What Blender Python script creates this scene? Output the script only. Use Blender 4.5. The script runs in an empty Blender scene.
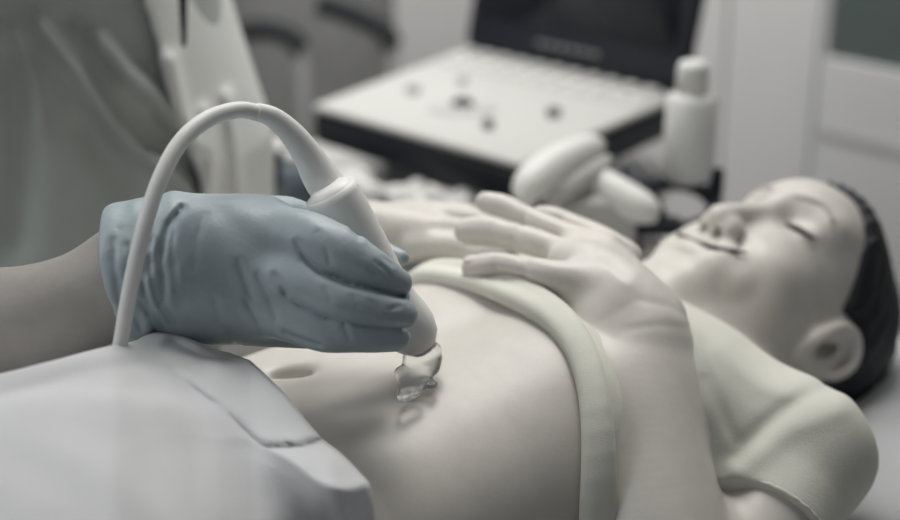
import bpy, bmesh, math, random
import numpy as np
from mathutils import Vector, Matrix, Euler

# ------------------------------------------------------------------ camera, light, exposure
F = 1460.0                                    # focal length in pixels of the 900 px wide frame
PITCH = math.radians(20)
CZ = 1.40
C, S_ = math.cos(PITCH), math.sin(PITCH)
CAM = np.array([0.0, 0.0, CZ]); RT = np.array([1.0, 0, 0]); UP = np.array([0, S_, C]); FW = np.array([0, C, -S_])

sc = bpy.context.scene
cd = bpy.data.cameras.new('camera'); cam = bpy.data.objects.new('camera', cd); sc.collection.objects.link(cam)
cam.location = (0, 0, CZ); cam.rotation_euler = (math.radians(90) - PITCH, 0, 0)
cd.sensor_width = 36.0; cd.lens = F / 900 * 36; cd.clip_start = 0.05
cd.dof.use_dof = True; cd.dof.focus_distance = 0.885; cd.dof.aperture_fstop = 3.1
sc.camera = cam

world = bpy.data.worlds.new('World'); sc.world = world; world.use_nodes = True
world.node_tree.nodes['Background'].inputs[0].default_value = (0.80, 0.84, 0.88, 1)
world.node_tree.nodes['Background'].inputs[1].default_value = 0.15

def area(name, loc, target, size, energy, col=(1, 1, 1), sy=None):
    d = bpy.data.lights.new(name, 'AREA'); d.energy = energy; d.color = col
    d.shape = 'RECTANGLE'; d.size = size; d.size_y = sy or size
    o = bpy.data.objects.new(name, d); sc.collection.objects.link(o); o.location = loc
    o.rotation_euler = (Vector(target) - Vector(loc)).to_track_quat('-Z', 'Y').to_euler()
    return o
area('ceiling_lamp_light', (0.15, 1.60, 2.35), (0.08, 1.0, 0.95), 0.75, 10, (1.0, 0.985, 0.95))
area('back_wall_fill', (0.6, 2.3, 2.62), (0.5, 3.3, 1.2), 1.2, 11, (1.0, 0.985, 0.97))  # added fill that brightens the back wall, no fixture there
area('wall_chair_fill', (-0.5, 2.0, 2.3), (0.5, 3.2, 0.9), 1.0, 18, (1.0, 0.985, 0.97))  # added fill aimed past the people, lifts only walls and chair
area('left_fill', (-1.8, 0.55, 2.3), (0.0, 1.1, 1.0), 1.3, 17, (0.95, 0.98, 1.0))  # added soft fill from the left, no window behind it
ld = bpy.data.lights.new('belly_fill_spot', 'SPOT'); ld.energy = 46; ld.spot_size = math.radians(30); ld.spot_blend = 1.0; ld.shadow_soft_size = 0.32; ld.color = (1, 0.99, 0.96)  # added spot: brightens the belly so the frame falls off outward
lo_ = bpy.data.objects.new('belly_fill_spot', ld); sc.collection.objects.link(lo_); lo_.location = (-0.02, 1.30, 2.35)
lo_.rotation_euler = (Vector((-0.02, 0.95, 1.02)) - lo_.location).to_track_quat('-Z', 'Y').to_euler()
sc.view_settings.view_transform = 'Standard'; sc.view_settings.look = 'None'
sc.view_settings.gamma = 1.0; sc.view_settings.use_curve_mapping = False
sc.view_settings.exposure = 0.0

# ------------------------------------------------------------------ helpers: placing
def P(px, py, D):
    return CAM + D * FW + RT * ((px - 450) / F * D) + UP * ((260 - py) / F * D)
def PZ(px, py, z):
    """the point of the ray through a pixel at height z"""
    yn = (260 - py) / F
    return P(px, py, (CZ - z) / (S_ - C * yn))
def proj(x, y, z):
    dx, dy, dz = x - CAM[0], y - CAM[1], z - CAM[2]
    D = dy * FW[1] + dz * FW[2]
    return 450 + F * dx / D, 260 - F * (dy * UP[1] + dz * UP[2]) / D, D
def R(px, D): return px * D / F

# ------------------------------------------------------------------ helpers: materials
def mat(name, col, rough=0.6, spec=0.4, var=0.06, nscale=30, bump=0.0, bscale=200, sss=0.0, metal=0.0, trans=0.0, emit=None, sheen=0.0, alpha=None, coat=0.0):
    m = bpy.data.materials.new(name); m.use_nodes = True
    nt = m.node_tree; b = nt.nodes['Principled BSDF']
    b.inputs['Roughness'].default_value = rough
    b.inputs['Specular IOR Level'].default_value = spec
    b.inputs['Metallic'].default_value = metal
    b.inputs['Transmission Weight'].default_value = trans
    b.inputs['Coat Weight'].default_value = coat
    if sheen: b.inputs['Sheen Weight'].default_value = sheen
    if sss:
        b.inputs['Subsurface Weight'].default_value = sss
        b.inputs['Subsurface Radius'].default_value = (0.9, 0.6, 0.45)
        b.inputs['Subsurface Scale'].default_value = 0.006
    if emit:
        b.inputs['Emission Color'].default_value = (*emit[0], 1); b.inputs['Emission Strength'].default_value = emit[1]
    tc = nt.nodes.new('ShaderNodeTexCoord')
    if var:
        n = nt.nodes.new('ShaderNodeTexNoise'); n.inputs['Scale'].default_value = nscale; n.inputs['Detail'].default_value = 3
        nt.links.new(tc.outputs['Object'], n.inputs['Vector'])
        r = nt.nodes.new('ShaderNodeValToRGB')
        r.color_ramp.elements[0].position = 0.3; r.color_ramp.elements[1].position = 0.7
        r.color_ramp.elements[0].color = (*[c * (1 - var) for c in col], 1)
        r.color_ramp.elements[1].color = (*[min(1, c * (1 + var)) for c in col], 1)
        nt.links.new(n.outputs['Fac'], r.inputs['Fac']); nt.links.new(r.outputs['Color'], b.inputs['Base Color'])
    else:
        b.inputs['Base Color'].default_value = (*col, 1)
    if bump:
        n2 = nt.nodes.new('ShaderNodeTexNoise'); n2.inputs['Scale'].default_value = bscale; n2.inputs['Detail'].default_value = 4
        nt.links.new(tc.outputs['Object'], n2.inputs['Vector'])
        bp = nt.nodes.new('ShaderNodeBump'); bp.inputs['Strength'].default_value = bump; bp.inputs['Distance'].default_value = 0.002
        nt.links.new(n2.outputs['Fac'], bp.inputs['Height']); nt.links.new(bp.outputs['Normal'], b.inputs['Normal'])
    return m
M = {}
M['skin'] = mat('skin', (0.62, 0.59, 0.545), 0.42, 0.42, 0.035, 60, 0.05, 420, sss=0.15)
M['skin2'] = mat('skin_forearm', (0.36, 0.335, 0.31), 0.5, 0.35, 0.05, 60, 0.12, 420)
M['nail'] = mat('nail', (0.68, 0.63, 0.59), 0.3, 0.5, 0)
M['lip'] = mat('lip', (0.52, 0.48, 0.45), 0.45, 0.4, 0.03)
M['lash'] = mat('lash', (0.05, 0.045, 0.04), 0.8, 0.1, 0)
M['brow'] = mat('brow', (0.47, 0.44, 0.41), 0.8, 0.1, 0)
M['hair'] = mat('hair', (0.012, 0.013, 0.018), 0.55, 0.3, 0.3, 120, 0.5, 300)
M['shirt'] = mat('shirt_cotton', (0.69, 0.685, 0.61), 0.85, 0.15, 0.03, 40, 0.25, 900, sheen=0.2)
M['glove'] = mat('nitrile_glove', (0.37, 0.435, 0.465), 0.42, 0.42, 0.05, 50, 0.15, 300)
M['probe'] = mat('probe_plastic', (0.84, 0.835, 0.80), 0.38, 0.4, 0.01)
M['cable'] = mat('cable_rubber', (0.80, 0.80, 0.775), 0.45, 0.35, 0.01)
M['seam'] = mat('probe_seam', (0.30, 0.30, 0.29), 0.5, 0.3, 0)
M['drape'] = mat('paper_drape', (0.73, 0.735, 0.745), 0.9, 0.1, 0.02, 30, 0.22, 700)
M['scrub'] = mat('scrub_cotton', (0.47, 0.50, 0.48), 0.9, 0.1, 0.05, 20, 0.2, 600)
M['coat'] = mat('coat_cotton', (0.72, 0.73, 0.71), 0.9, 0.1, 0.03, 15, 0.2, 600)
M['sheet'] = mat('bed_sheet', (0.55, 0.56, 0.57), 0.9, 0.1, 0.02, 20, 0.2, 500)
M['wall'] = mat('wall_paint', (0.66, 0.65, 0.64), 0.8, 0.2, 0.02, 3)
M['walldark'] = mat('wall_paint_grey', (0.33, 0.33, 0.33), 0.8, 0.2, 0.02, 3)
M['wallmid'] = mat('rail_paint', (0.46, 0.46, 0.46), 0.6, 0.3, 0.01)
M['floor'] = mat('floor_vinyl', (0.26, 0.26, 0.26), 0.6, 0.3, 0.04, 6)
M['frame'] = mat('door_paint', (0.66, 0.66, 0.665), 0.55, 0.35, 0.01)
M['glass'] = mat('door_glass', (0.10, 0.125, 0.12), 0.3, 0.5, 0)
M['white'] = mat('white_plastic', (0.74, 0.74, 0.71), 0.4, 0.4, 0.01)
M['deck'] = mat('deck_plastic', (0.58, 0.58, 0.555), 0.5, 0.3, 0.01)
M['offwhite'] = mat('grey_white_plastic', (0.52, 0.52, 0.50), 0.5, 0.35, 0.01)
M['black'] = mat('black_plastic', (0.011, 0.014, 0.021), 0.5, 0.4, 0.1)
M['screen'] = mat('screen_glass', (0.008, 0.011, 0.02), 0.25, 0.4, 0)
M['grey'] = mat('grey_plastic', (0.20, 0.20, 0.20), 0.5, 0.3, 0.02)
M['chair'] = mat('chair_fabric', (0.24, 0.24, 0.235), 0.9, 0.1, 0.05)
M['chairdark'] = mat('chair_black', (0.02, 0.022, 0.024), 0.6, 0.3, 0.05)
M['paper'] = mat('tissue_paper', (0.72, 0.72, 0.70), 0.9, 0.1, 0.02)
M['bottle'] = mat('bottle_plastic', (0.74, 0.74, 0.72), 0.4, 0.4, 0.01)
M['steel'] = mat('steel', (0.45, 0.45, 0.45), 0.35, 0.5, 0.02, metal=0.8)
M['bluegrey'] = mat('blue_grey_plastic', (0.22, 0.27, 0.31), 0.35, 0.5, 0)
g = bpy.data.materials.new('clear_gel'); g.use_nodes = True
gb = g.node_tree.nodes['Principled BSDF']; gb.inputs['Base Color'].default_value = (0.97, 0.98, 0.98, 1)
gb.inputs['Transmission Weight'].default_value = 1.0; gb.inputs['Roughness'].default_value = 0.02; gb.inputs['IOR'].default_value = 1.38
gn = g.node_tree.nodes.new('ShaderNodeTexNoise'); gn.inputs['Scale'].default_value = 130
gp = g.node_tree.nodes.new('ShaderNodeBump'); gp.inputs['Strength'].default_value = 0.15; gp.inputs['Distance'].default_value = 0.002
g.node_tree.links.new(gn.outputs['Fac'], gp.inputs['Height']); g.node_tree.links.new(gp.outputs['Normal'], gb.inputs['Normal'])
M['gel'] = g

# ------------------------------------------------------------------ helpers: objects
def empty(name, loc, label, cat, group=None, rz=0):
    o = bpy.data.objects.new(name, None); sc.collection.objects.link(o)
    o.location = loc; o.rotation_euler = (0, 0, rz); o['label'] = label; o['category'] = cat
    if group: o['group'] = group
    return o
def link(name, me, m, parent=None, smooth=True, label=None):
    """links world-coordinate mesh data, parented without moving it"""
    if m is not None and not me.materials: me.materials.append(m)
    if smooth: me.polygons.foreach_set('use_smooth', [True] * len(me.polygons))
    o = bpy.data.objects.new(name, me); sc.collection.objects.link(o)
    if parent is not None:
        bpy.context.view_layer.update()
        o.parent = parent; o.matrix_parent_inverse = parent.matrix_world.inverted()
    if label: o['label'] = label
    return o
def tag(o, label, cat, group=None, kind=None):
    if label: o['label'] = label
    if cat: o['category'] = cat
    if group: o['group'] = group
    if kind: o['kind'] = kind
    return o
def pymesh(name, vs, fs):
    me = bpy.data.meshes.new(name); me.from_pydata([tuple(map(float, v)) for v in vs], [], fs); me.update(); return me
def fix_normals(me):
    bm = bmesh.new(); bm.from_mesh(me); bmesh.ops.recalc_face_normals(bm, faces=bm.faces); bm.to_mesh(me); bm.free(); return me

def box_frame(c, ax, ay, az, bev=0.003, seg=2):
    """bevelled box: centre c, half-extent vectors ax, ay, az"""
    bm = bmesh.new(); c = np.array(c, float)
    ax, ay, az = [np.array(v, float) for v in (ax, ay, az)]
    vs = [bm.verts.new(tuple(c + i * ax + j * ay + k * az)) for i in (-1, 1) for j in (-1, 1) for k in (-1, 1)]
    for f in ((0, 1, 3, 2), (4, 6, 7, 5), (0, 4, 5, 1), (2, 3, 7, 6), (0, 2, 6, 4), (1, 5, 7, 3)): bm.faces.new([vs[i] for i in f])
    bmesh.ops.recalc_face_normals(bm, faces=bm.faces)
    if bev: bmesh.ops.bevel(bm, geom=list(bm.edges), offset=bev, segments=seg, profile=0.5, affect='EDGES', clamp_overlap=True)
    me = bpy.data.meshes.new('m'); bm.to_mesh(me); bm.free(); return me
def box(lo, hi, bev=0.003, seg=2):
    lo, hi = np.array(lo, float), np.array(hi, float); h = (hi - lo) / 2
    return box_frame((lo + hi) / 2, (h[0], 0, 0), (0, h[1], 0), (0, 0, h[2]), bev, seg)
def merge(*mes):
    bm = bmesh.new()
    for me in mes: bm.from_mesh(me)
    out = bpy.data.meshes.new('m'); bm.to_mesh(out); bm.free(); return out
def prism(poly, z0, z1, bev=0.004):
    bm = bmesh.new()
    a = [bm.verts.new((p[0], p[1], z0)) for p in poly]; b = [bm.verts.new((p[0], p[1], z1)) for p in poly]
    bm.faces.new(a[::-1]); bm.faces.new(b); n = len(poly)
    for i in range(n): bm.faces.new((a[i], a[(i + 1) % n], b[(i + 1) % n], b[i]))
    bmesh.ops.recalc_face_normals(bm, faces=bm.faces)
    if bev: bmesh.ops.bevel(bm, geom=list(bm.edges), offset=bev, segments=2, profile=0.5, affect='EDGES', clamp_overlap=True)
    me = bpy.data.meshes.new('m'); bm.to_mesh(me); bm.free(); return me
def smooth_path(pts, n=12):
    """Catmull-Rom through points with radius: rows (x, y, z, r)"""
    p = np.array(pts, float); p = np.vstack([2 * p[0] - p[1], p, 2 * p[-1] - p[-2]]); out = []
    for i in range(1, len(p) - 2):
        for t in np.linspace(0, 1, n, endpoint=False):
            a, b, c, d = p[i - 1], p[i], p[i + 1], p[i + 2]
            out.append(0.5 * (2 * b + (c - a) * t + (2 * a - 5 * b + 4 * c - d) * t * t + (3 * b - a - 3 * c + d) * t ** 3))
    out.append(p[-2]); return np.array(out)
def tube(pts, n=12, seg=20, cap=True):
    q = smooth_path(pts, n) if n else np.array(pts, float)
    T = np.gradient(q[:, :3], axis=0); T /= np.linalg.norm(T, axis=1)[:, None] + 1e-12
    u = np.cross(T[0], [0.13, 0.3, 0.94]); u /= np.linalg.norm(u); vs, fs = [], []
    for i in range(len(q)):
        u = u - T[i] * (u @ T[i]); u /= np.linalg.norm(u); v = np.cross(T[i], u)
        for k in range(seg):
            a = 2 * math.pi * k / seg; vs.append(q[i, :3] + q[i, 3] * (math.cos(a) * u + math.sin(a) * v))
    for i in range(len(q) - 1):
        for k in range(seg):
            k2 = (k + 1) % seg; fs.append((i * seg + k, i * seg + k2, (i + 1) * seg + k2, (i + 1) * seg + k))
    if cap: fs.append(tuple(range(seg))[::-1]); fs.append(tuple(range((len(q) - 1) * seg, len(q) * seg)))
    return fix_normals(pymesh('m', vs, fs))
def lathe(axis0, axis1, prof, seg=32):
    prof = [(t + 1e-5 * i, r) for i, (t, r) in enumerate(prof)]
    """prof rows (t along axis 0..1, radius)"""
    a, b = np.array(axis0, float), np.array(axis1, float)
    return tube([(*(a + (b - a) * t), r) for t, r in prof], 0, seg)

# ------------------------------------------------------------------ helpers: signed distance volumes and their surface
def smin(a, b, k):
    if k <= 0: return np.minimum(a, b)
    h = np.maximum(k - np.abs(a - b), 0) / k; return np.minimum(a, b) - h * h * k * 0.25
def smax(a, b, k): return -smin(-a, -b, k)
def seg_d(X, Y, Z, a, b, ra, rb):
    ba = b - a; l2 = ba @ ba + 1e-12
    t = np.clip(((X - a[0]) * ba[0] + (Y - a[1]) * ba[1] + (Z - a[2]) * ba[2]) / l2, 0, 1)
    return np.sqrt((X - a[0] - t * ba[0]) ** 2 + (Y - a[1] - t * ba[1]) ** 2 + (Z - a[2] - t * ba[2]) ** 2) - (ra + (rb - ra) * t)
def ell_d(X, Y, Z, c, ax, rad):
    dx, dy, dz = X - c[0], Y - c[1], Z - c[2]; k0 = 0; k1 = 0
    for i in range(3):
        v = dx * ax[i][0] + dy * ax[i][1] + dz * ax[i][2]
        k0 = k0 + (v / rad[i]) ** 2; k1 = k1 + (v / rad[i] ** 2) ** 2
    k0 = np.sqrt(k0); k1 = np.sqrt(k1) + 1e-9
    return k0 * (k0 - 1) / k1
I3 = np.eye(3)
class Vol:
    def __init__(s, lo, hi, h):
        s.lo = np.array(lo, float); s.h = h; s.n = np.ceil((np.array(hi) - s.lo) / h).astype(int) + 1
        s.D = np.full(s.n, 0.05, np.float32)
    def sub(s, lo, hi):
        i0 = np.clip(np.floor((np.array(lo) - s.lo) / s.h).astype(int), 0, s.n); i1 = np.clip(np.ceil((np.array(hi) - s.lo) / s.h).astype(int) + 1, 0, s.n)
        if (i1 <= i0).any(): return None
        sl = tuple(slice(a, b) for a, b in zip(i0, i1))
        ax = [(s.lo[k] + s.h * np.arange(i0[k], i1[k])).astype(np.float32) for k in range(3)]
        return sl, ax[0][:, None, None], ax[1][None, :, None], ax[2][None, None, :]
    def fn(s, f, lo, hi, k=0.0, mode='u'):
        q = s.sub(np.array(lo) - k - 2.5 * s.h, np.array(hi) + k + 2.5 * s.h)
        if q is None: return
        sl, X, Y, Z = q; d = f(X, Y, Z)
        if mode == 'u': s.D[sl] = smin(s.D[sl], d, k)
        elif mode == 's': s.D[sl] = smax(s.D[sl], -d, k)
    def cap(s, a, b, ra, rb, k=0.004, mode='u'):
        a, b = np.array(a, float), np.array(b, float)
        s.fn(lambda X, Y, Z: seg_d(X, Y, Z, a, b, ra, rb), np.minimum(a - ra, b - rb), np.maximum(a + ra, b + rb), k, mode)
    def chain(s, pts, k=0.004, mode='u', n=0, kk=0.0):
        """pts rows (x, y, z, r): one primitive made of round cones"""
        p = smooth_path(pts, n) if n else np.array(pts, float)
        def f(X, Y, Z):
            d = None
            for i in range(len(p) - 1):
                e = seg_d(X, Y, Z, p[i, :3], p[i + 1, :3], p[i, 3], p[i + 1, 3]); d = e if d is None else smin(d, e, kk)
            return d
        s.fn(f, (p[:, :3] - p[:, 3:4]).min(0), (p[:, :3] + p[:, 3:4]).max(0), k, mode)
    def ell(s, c, rad, ax=I3, k=0.004, mode='u'):
        c = np.array(c, float); m = max(rad)
        s.fn(lambda X, Y, Z: ell_d(X, Y, Z, c, ax, rad), c - m, c + m, k, mode)
    def displace(s, f, band=0.02, lo=None, hi=None):
        """d += f(x, y, z) on grid points near the surface"""
        idx = np.nonzero(np.abs(s.D) < band)
        X = [s.lo[k] + s.h * idx[k] for k in range(3)]
        s.D[idx] += f(*X).astype(np.float32)
    def mesh(s, iters=1):
        D = s.D; n = s.n
        sg = D < 0
        c = [slice(0, -1), slice(1, None)]
        anyv = np.zeros(tuple(n - 1), bool); allv = np.ones(tuple(n - 1), bool)
        for i in (0, 1):
            for j in (0, 1):
                for k in (0, 1):
                    v = sg[c[i], c[j], c[k]]; anyv |= v; allv &= v
        act = np.argwhere(anyv & ~allv)
        idm = np.full(tuple(n - 1), -1, np.int32); idm[tuple(act.T)] = np.arange(len(act))
        cv = np.empty((len(act), 2, 2, 2), np.float32)
        for i in (0, 1):
            for j in (0, 1):
                for k in (0, 1): cv[:, i, j, k] = D[act[:, 0] + i, act[:, 1] + j, act[:, 2] + k]
        acc = np.zeros((len(act), 3)); cnt = np.zeros(len(act))
        for axis in range(3):
            for u in (0, 1):
                for v in (0, 1):
                    ia = [u, v]; ia.insert(axis, 0); ib = [u, v]; ib.insert(axis, 1)
                    a = cv[(slice(None), *ia)]; b = cv[(slice(None), *ib)]
                    m = (a < 0) != (b < 0); t = np.where(m, a / np.where(m, a - b, 1), 0)
                    pt = np.zeros((len(act), 3)); o = [u, v]; o.insert(axis, 0)
                    pt += np.array(o); pt[:, axis] = t
                    acc += pt * m[:, None]; cnt += m
        V = s.lo + s.h * (act + acc / cnt[:, None])
        quads = []
        for axis in range(3):
            o1, o2 = [(1, 2), (2, 0), (0, 1)][axis]
            A = sg[tuple(slice(0, -1) if k == axis else slice(1, -1) for k in range(3))]
            B = sg[tuple(slice(1, None) if k == axis else slice(1, -1) for k in range(3))]
            for fl, m in ((False, A & ~B), (True, ~A & B)):
                e = np.argwhere(m)
                if not len(e): continue
                e = e + np.array([0 if k == axis else 1 for k in range(3)])
                def cell(d1, d2):
                    q = e.copy(); q[:, o1] -= d1; q[:, o2] -= d2; return idm[tuple(q.T)]
                q = np.stack([cell(1, 1), cell(0, 1), cell(0, 0), cell(1, 0)], 1)
                quads.append(q[:, ::-1] if fl else q)
        Q = np.vstack(quads); Q = Q[(Q >= 0).all(1)]
        E = np.vstack([Q[:, [0, 1]], Q[:, [1, 2]], Q[:, [2, 3]], Q[:, [3, 0]]])
        for _ in range(iters):                      # light smoothing along the quads
            sm = np.zeros_like(V); ct = np.zeros(len(V))
            for k in range(3):
                sm[:, k] = np.bincount(E[:, 0], V[E[:, 1], k], len(V)) + np.bincount(E[:, 1], V[E[:, 0], k], len(V))
            ct = np.bincount(E[:, 0], minlength=len(V)) + np.bincount(E[:, 1], minlength=len(V))
            V = V * 0.5 + 0.5 * sm / np.maximum(ct, 1)[:, None]
        me = bpy.data.meshes.new('m'); me.vertices.add(len(V)); me.vertices.foreach_set('co', V.ravel())
        me.loops.add(4 * len(Q)); me.loops.foreach_set('vertex_index', Q.ravel().astype(np.int32))
        me.polygons.add(len(Q)); me.polygons.foreach_set('loop_start', np.arange(0, 4 * len(Q), 4, dtype=np.int32))
        me.update(calc_edges=True); me.validate(); return me
def pp_dist(px, py, line):
    """distance in picture units to a polyline, and on which side"""
    best = np.full(px.shape, 1e9); side = np.zeros(px.shape); L = np.array(line, float)
    for a, b in zip(L[:-1], L[1:]):
        ab = b - a; t = np.clip(((px - a[0]) * ab[0] + (py - a[1]) * ab[1]) / (ab @ ab), 0, 1)
        ex, ey = px - a[0] - t * ab[0], py - a[1] - t * ab[1]; d = np.hypot(ex, ey)
        m = d < best; best = np.where(m, d, best); side = np.where(m, np.sign(ab[0] * ey - ab[1] * ex), side)
    return best, side

# ------------------------------------------------------------------ the room
def struct(name, me, m, smooth=False):
    o = link(name, me, m, None, smooth); o['kind'] = 'structure'; return o
struct('floor', box((-2.6, -1.2, -0.05), (2.6, 3.4, 0), 0), M['floor'])
struct('wall_back', box((-2.6, 3.35, 0), (2.6, 3.45, 2.7), 0), M['wall'])
struct('wall_left', box((-2.7, -1.2, 0), (-2.6, 3.4, 2.7), 0), M['walldark'])
RA, RB = PZ(825, 57, 0.85)[:2], PZ(900, 72, 0.85)[:2]
RD = (RB - RA) / np.linalg.norm(RB - RA); RN = np.array([-RD[1], RD[0]])      # RN points away from the camera
def rw(u, o, z): q = RA + RD * u + RN * o; return np.array([q[0], q[1], z])
def rbox(u0, u1, o0, o1, z0, z1, bev=0.004):
    return box_frame((rw(u0, o0, z0) + rw(u1, o1, z1)) / 2, (*(RD * (u1 - u0) / 2), 0), (*(RN * (o1 - o0) / 2), 0), (0, 0, (z1 - z0) / 2), bev)
struct('wall_right', rbox(-1.25, 2.6, 0.03, 0.13, 0, 2.7, 0), M['wall'])
for k, (u0, u1) in enumerate([(-0.62, -0.43), (-0.425, -0.245), (-0.24, -0.06)]): struct('trim_%d' % (k + 1), rbox(u0, u1, 0.018 - 0.004 * (k % 2), 0.03, 0.0, 2.6, 0.003), M['wall'])
door = struct('door_1', merge(rbox(-0.012, 0.9, 0.0, 0.03, 0.02, 0.85), rbox(-0.012, 0.0, 0.0, 0.03, 0.85, 1.9), rbox(0.7, 0.9, 0.0, 0.03, 0.85, 1.9), rbox(-0.012, 0.9, 0.0, 0.03, 1.9, 2.05)), M['frame'])
link('door_frame', merge(rbox(-0.055, -0.014, -0.006, 0.03, 0, 2.12), rbox(0.905, 0.955, -0.006, 0.03, 0, 2.12), rbox(-0.055, 0.955, -0.006, 0.03, 2.07, 2.12)), M['frame'], door, False)
link('pane', rbox(-0.004, 0.704, 0.014, 0.020, 0.846, 1.904, 0), M['glass'], door, False)
link('rail_groove', rbox(0.0, 0.86, -0.004, 0.006, 0.705, 0.722, 0.001), M['wallmid'], door, False)
struct('ceiling', box((-2.6, -1.2, 2.7), (2.6, 3.45, 2.75), 0), M['wall'])

exec_parts = []
# ------------------------------------------------------------------ body frame
C0 = np.array([-0.06, 0.87]); AX = np.array([math.cos(math.radians(34)), math.sin(math.radians(34))]); PX = np.array([AX[1], -AX[0]])
BED = 0.80
def B(s, t, z): return np.array([C0[0] + s * AX[0] + t * PX[0], C0[1] + s * AX[1] + t * PX[1], z])
def st(X, Y):
    dx, dy = X - C0[0], Y - C0[1]; return dx * AX[0] + dy * AX[1], dx * PX[0] + dy * PX[1]
PS = [-0.42, -0.25, -0.15, -0.05, 0.05, 0.12, 0.20, 0.28, 0.33, 0.38]
PZT = [0.985, 1.005, 1.003, 1.004, 1.016, 1.031, 1.028, 0.990, 0.955, 0.93]
PW = [0.150, 0.160, 0.150, 0.140, 0.138, 0.142, 0.148, 0.150, 0.13, 0.09]
def torso(X, Y, Z, off=0.0):
    s, t = st(X, Y)
    zt = np.interp(s, PS, PZT); w = np.interp(s, PS, PW)
    zc = (zt + BED) / 2; hh = (zt - BED) / 2
    n = 2.7
    dz = Z - zc; q = np.sqrt(t * t + dz * dz) + 1e-6
    g = (np.abs(t / w) ** n + np.abs(dz / hh) ** n) ** (1 / n) + 1e-6
    d = q * (1 - 1 / g)
    return smax(smax(d, s - 0.36, 0.06), -0.42 - s, 0.06) - off

# head frame
HS = 1.0
HM = np.array([[0.5144, -0.8557, 0.0569], [0.8271, 0.5125, 0.2306], [-0.2265, -0.0714, 0.9714]])   # left, crown, face
HC = np.array([0.2580, 1.1404, 0.9365])
def H(x, y, z): return HC + HS * (x * HM[0] + y * HM[1] + z * HM[2])
def hl(x, y, z, r): return (*H(x, y, z), r * HS)

# ------------------------------------------------------------------ the patient
patient = empty('person', tuple(B(-0.1, 0, BED)), 'person lying on their back with bare belly and rolled up pale shirt', 'person')
V = Vol((-0.50, 0.52, 0.785), (0.46, 1.38, 1.11), 0.0018)
V.fn(torso, (-0.5, 0.5, 0.79), (0.46, 1.4, 1.08), 0.0)
# hips and thighs under the drape
for sg in (-1, 1): V.chain([(*B(-0.34, 0.075 * sg, 0.885), 0.082), (*B(-0.60, 0.085 * sg, 0.88), 0.07)], 0.05)
# shoulders, neck
SHN = P(803, 452, 1.005); SHF = B(0.285, -0.150, 0.915)
for q in (SHN, SHF): V.ell(q, (0.044, 0.044, 0.044), k=0.04)
V.chain([(*B(0.31, 0.0, 0.88), 0.058), hl(0, -0.055, -0.03, 0.052), hl(0, 0.0, -0.03, 0.055)], 0.03)
# near arm and hand
ELN = np.array([0.137, 0.745, 0.848])
WR = P(645, 330, 0.985)
V.chain([(*SHN, 0.041), (*(SHN * 0.5 + ELN * 0.5), 0.039), (*ELN, 0.036)], 0.02, n=10)
V.chain([(*ELN, 0.036), (*(ELN * 0.72 + WR * 0.28), 0.0455), (*(ELN * 0.35 + WR * 0.65 + np.array([-0.006, 0, 0])), 0.0400), (*WR, 0.0262), (*P(625, 305, 0.995), 0.026)], 0.015, n=16)
def limb(pts, k=0.006, n=7): V.chain([(*P(a, b, d), R(r, d)) for a, b, d, r in pts], k, n=n)
limb([(648, 335, 0.98, 35), (622, 302, 0.995, 34), (590, 272, 1.015, 30), (570, 262, 1.025, 24)], 0.012)
limb([(655, 320, 1.0, 30), (628, 288, 1.02, 28), (600, 258, 1.04, 24), (580, 248, 1.05, 18)], 0.012)
limb([(575, 292, 1.0, 16), (605, 320, 0.985, 22), (630, 340, 0.98, 24)], 0.012)
limb([(590, 285, 0.995, 22), (552, 275, 0.995, 16), (528, 268, 1.002, 14.5), (503, 264, 1.012, 13), (485, 266, 1.02, 12.5), (472, 268, 1.027, 10)], 0.007)
limb([(596, 264, 1.02, 18), (556, 249, 1.04, 14), (530, 241, 1.05, 14), (508, 235, 1.058, 12.2), (488, 231, 1.066, 12), (468, 231, 1.072, 9)], 0.006)
limb([(606, 250, 1.04, 17), (572, 237, 1.06, 13), (545, 227, 1.07, 13), (522, 216, 1.078, 11.5), (503, 207, 1.085, 11.3), (486, 202, 1.09, 8.5)], 0.006)
limb([(625, 258, 1.05, 18), (600, 238, 1.075, 13), (570, 224, 1.095, 11), (553, 217, 1.10, 10.5), (540, 214, 1.105, 8.5)], 0.008)
# far arm and hand
ELF = np.array([-0.17, 1.23, 0.865]); WF = P(345, 238, 1.16)
V.chain([(*SHF, 0.046), (*(SHF * .5 + ELF * .5), 0.042), (*ELF, 0.037)], 0.02, n=4)
V.chain([(*ELF, 0.037), (*(ELF * .7 + WF * .3), 0.04), (*WF, 0.026), (*P(385, 235, 1.15), 0.022)], 0.015, n=4)
limb([(370, 236, 1.16, 29), (400, 234, 1.15, 29), (425, 236, 1.14, 25)], 0.012)
limb([(415, 246, 1.13, 14), (445, 245, 1.12, 12), (475, 250, 1.11, 11), (500, 262, 1.09, 9)], 0.005)
limb([(415, 230, 1.145, 14), (450, 229, 1.13, 12), (485, 236, 1.12, 11), (510, 248, 1.10, 9)], 0.005)
limb([(410, 220, 1.16, 14), (450, 217, 1.15, 12), (485, 222, 1.14, 11), (512, 232, 1.12, 9)], 0.005)
limb([(405, 214, 1.175, 12), (440, 211, 1.17, 10), (470, 213, 1.16, 9)], 0.005)
limb([(375, 225, 1.18, 14), (400, 212, 1.19, 11), (425, 209, 1.19, 9)], 0.005)
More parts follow.
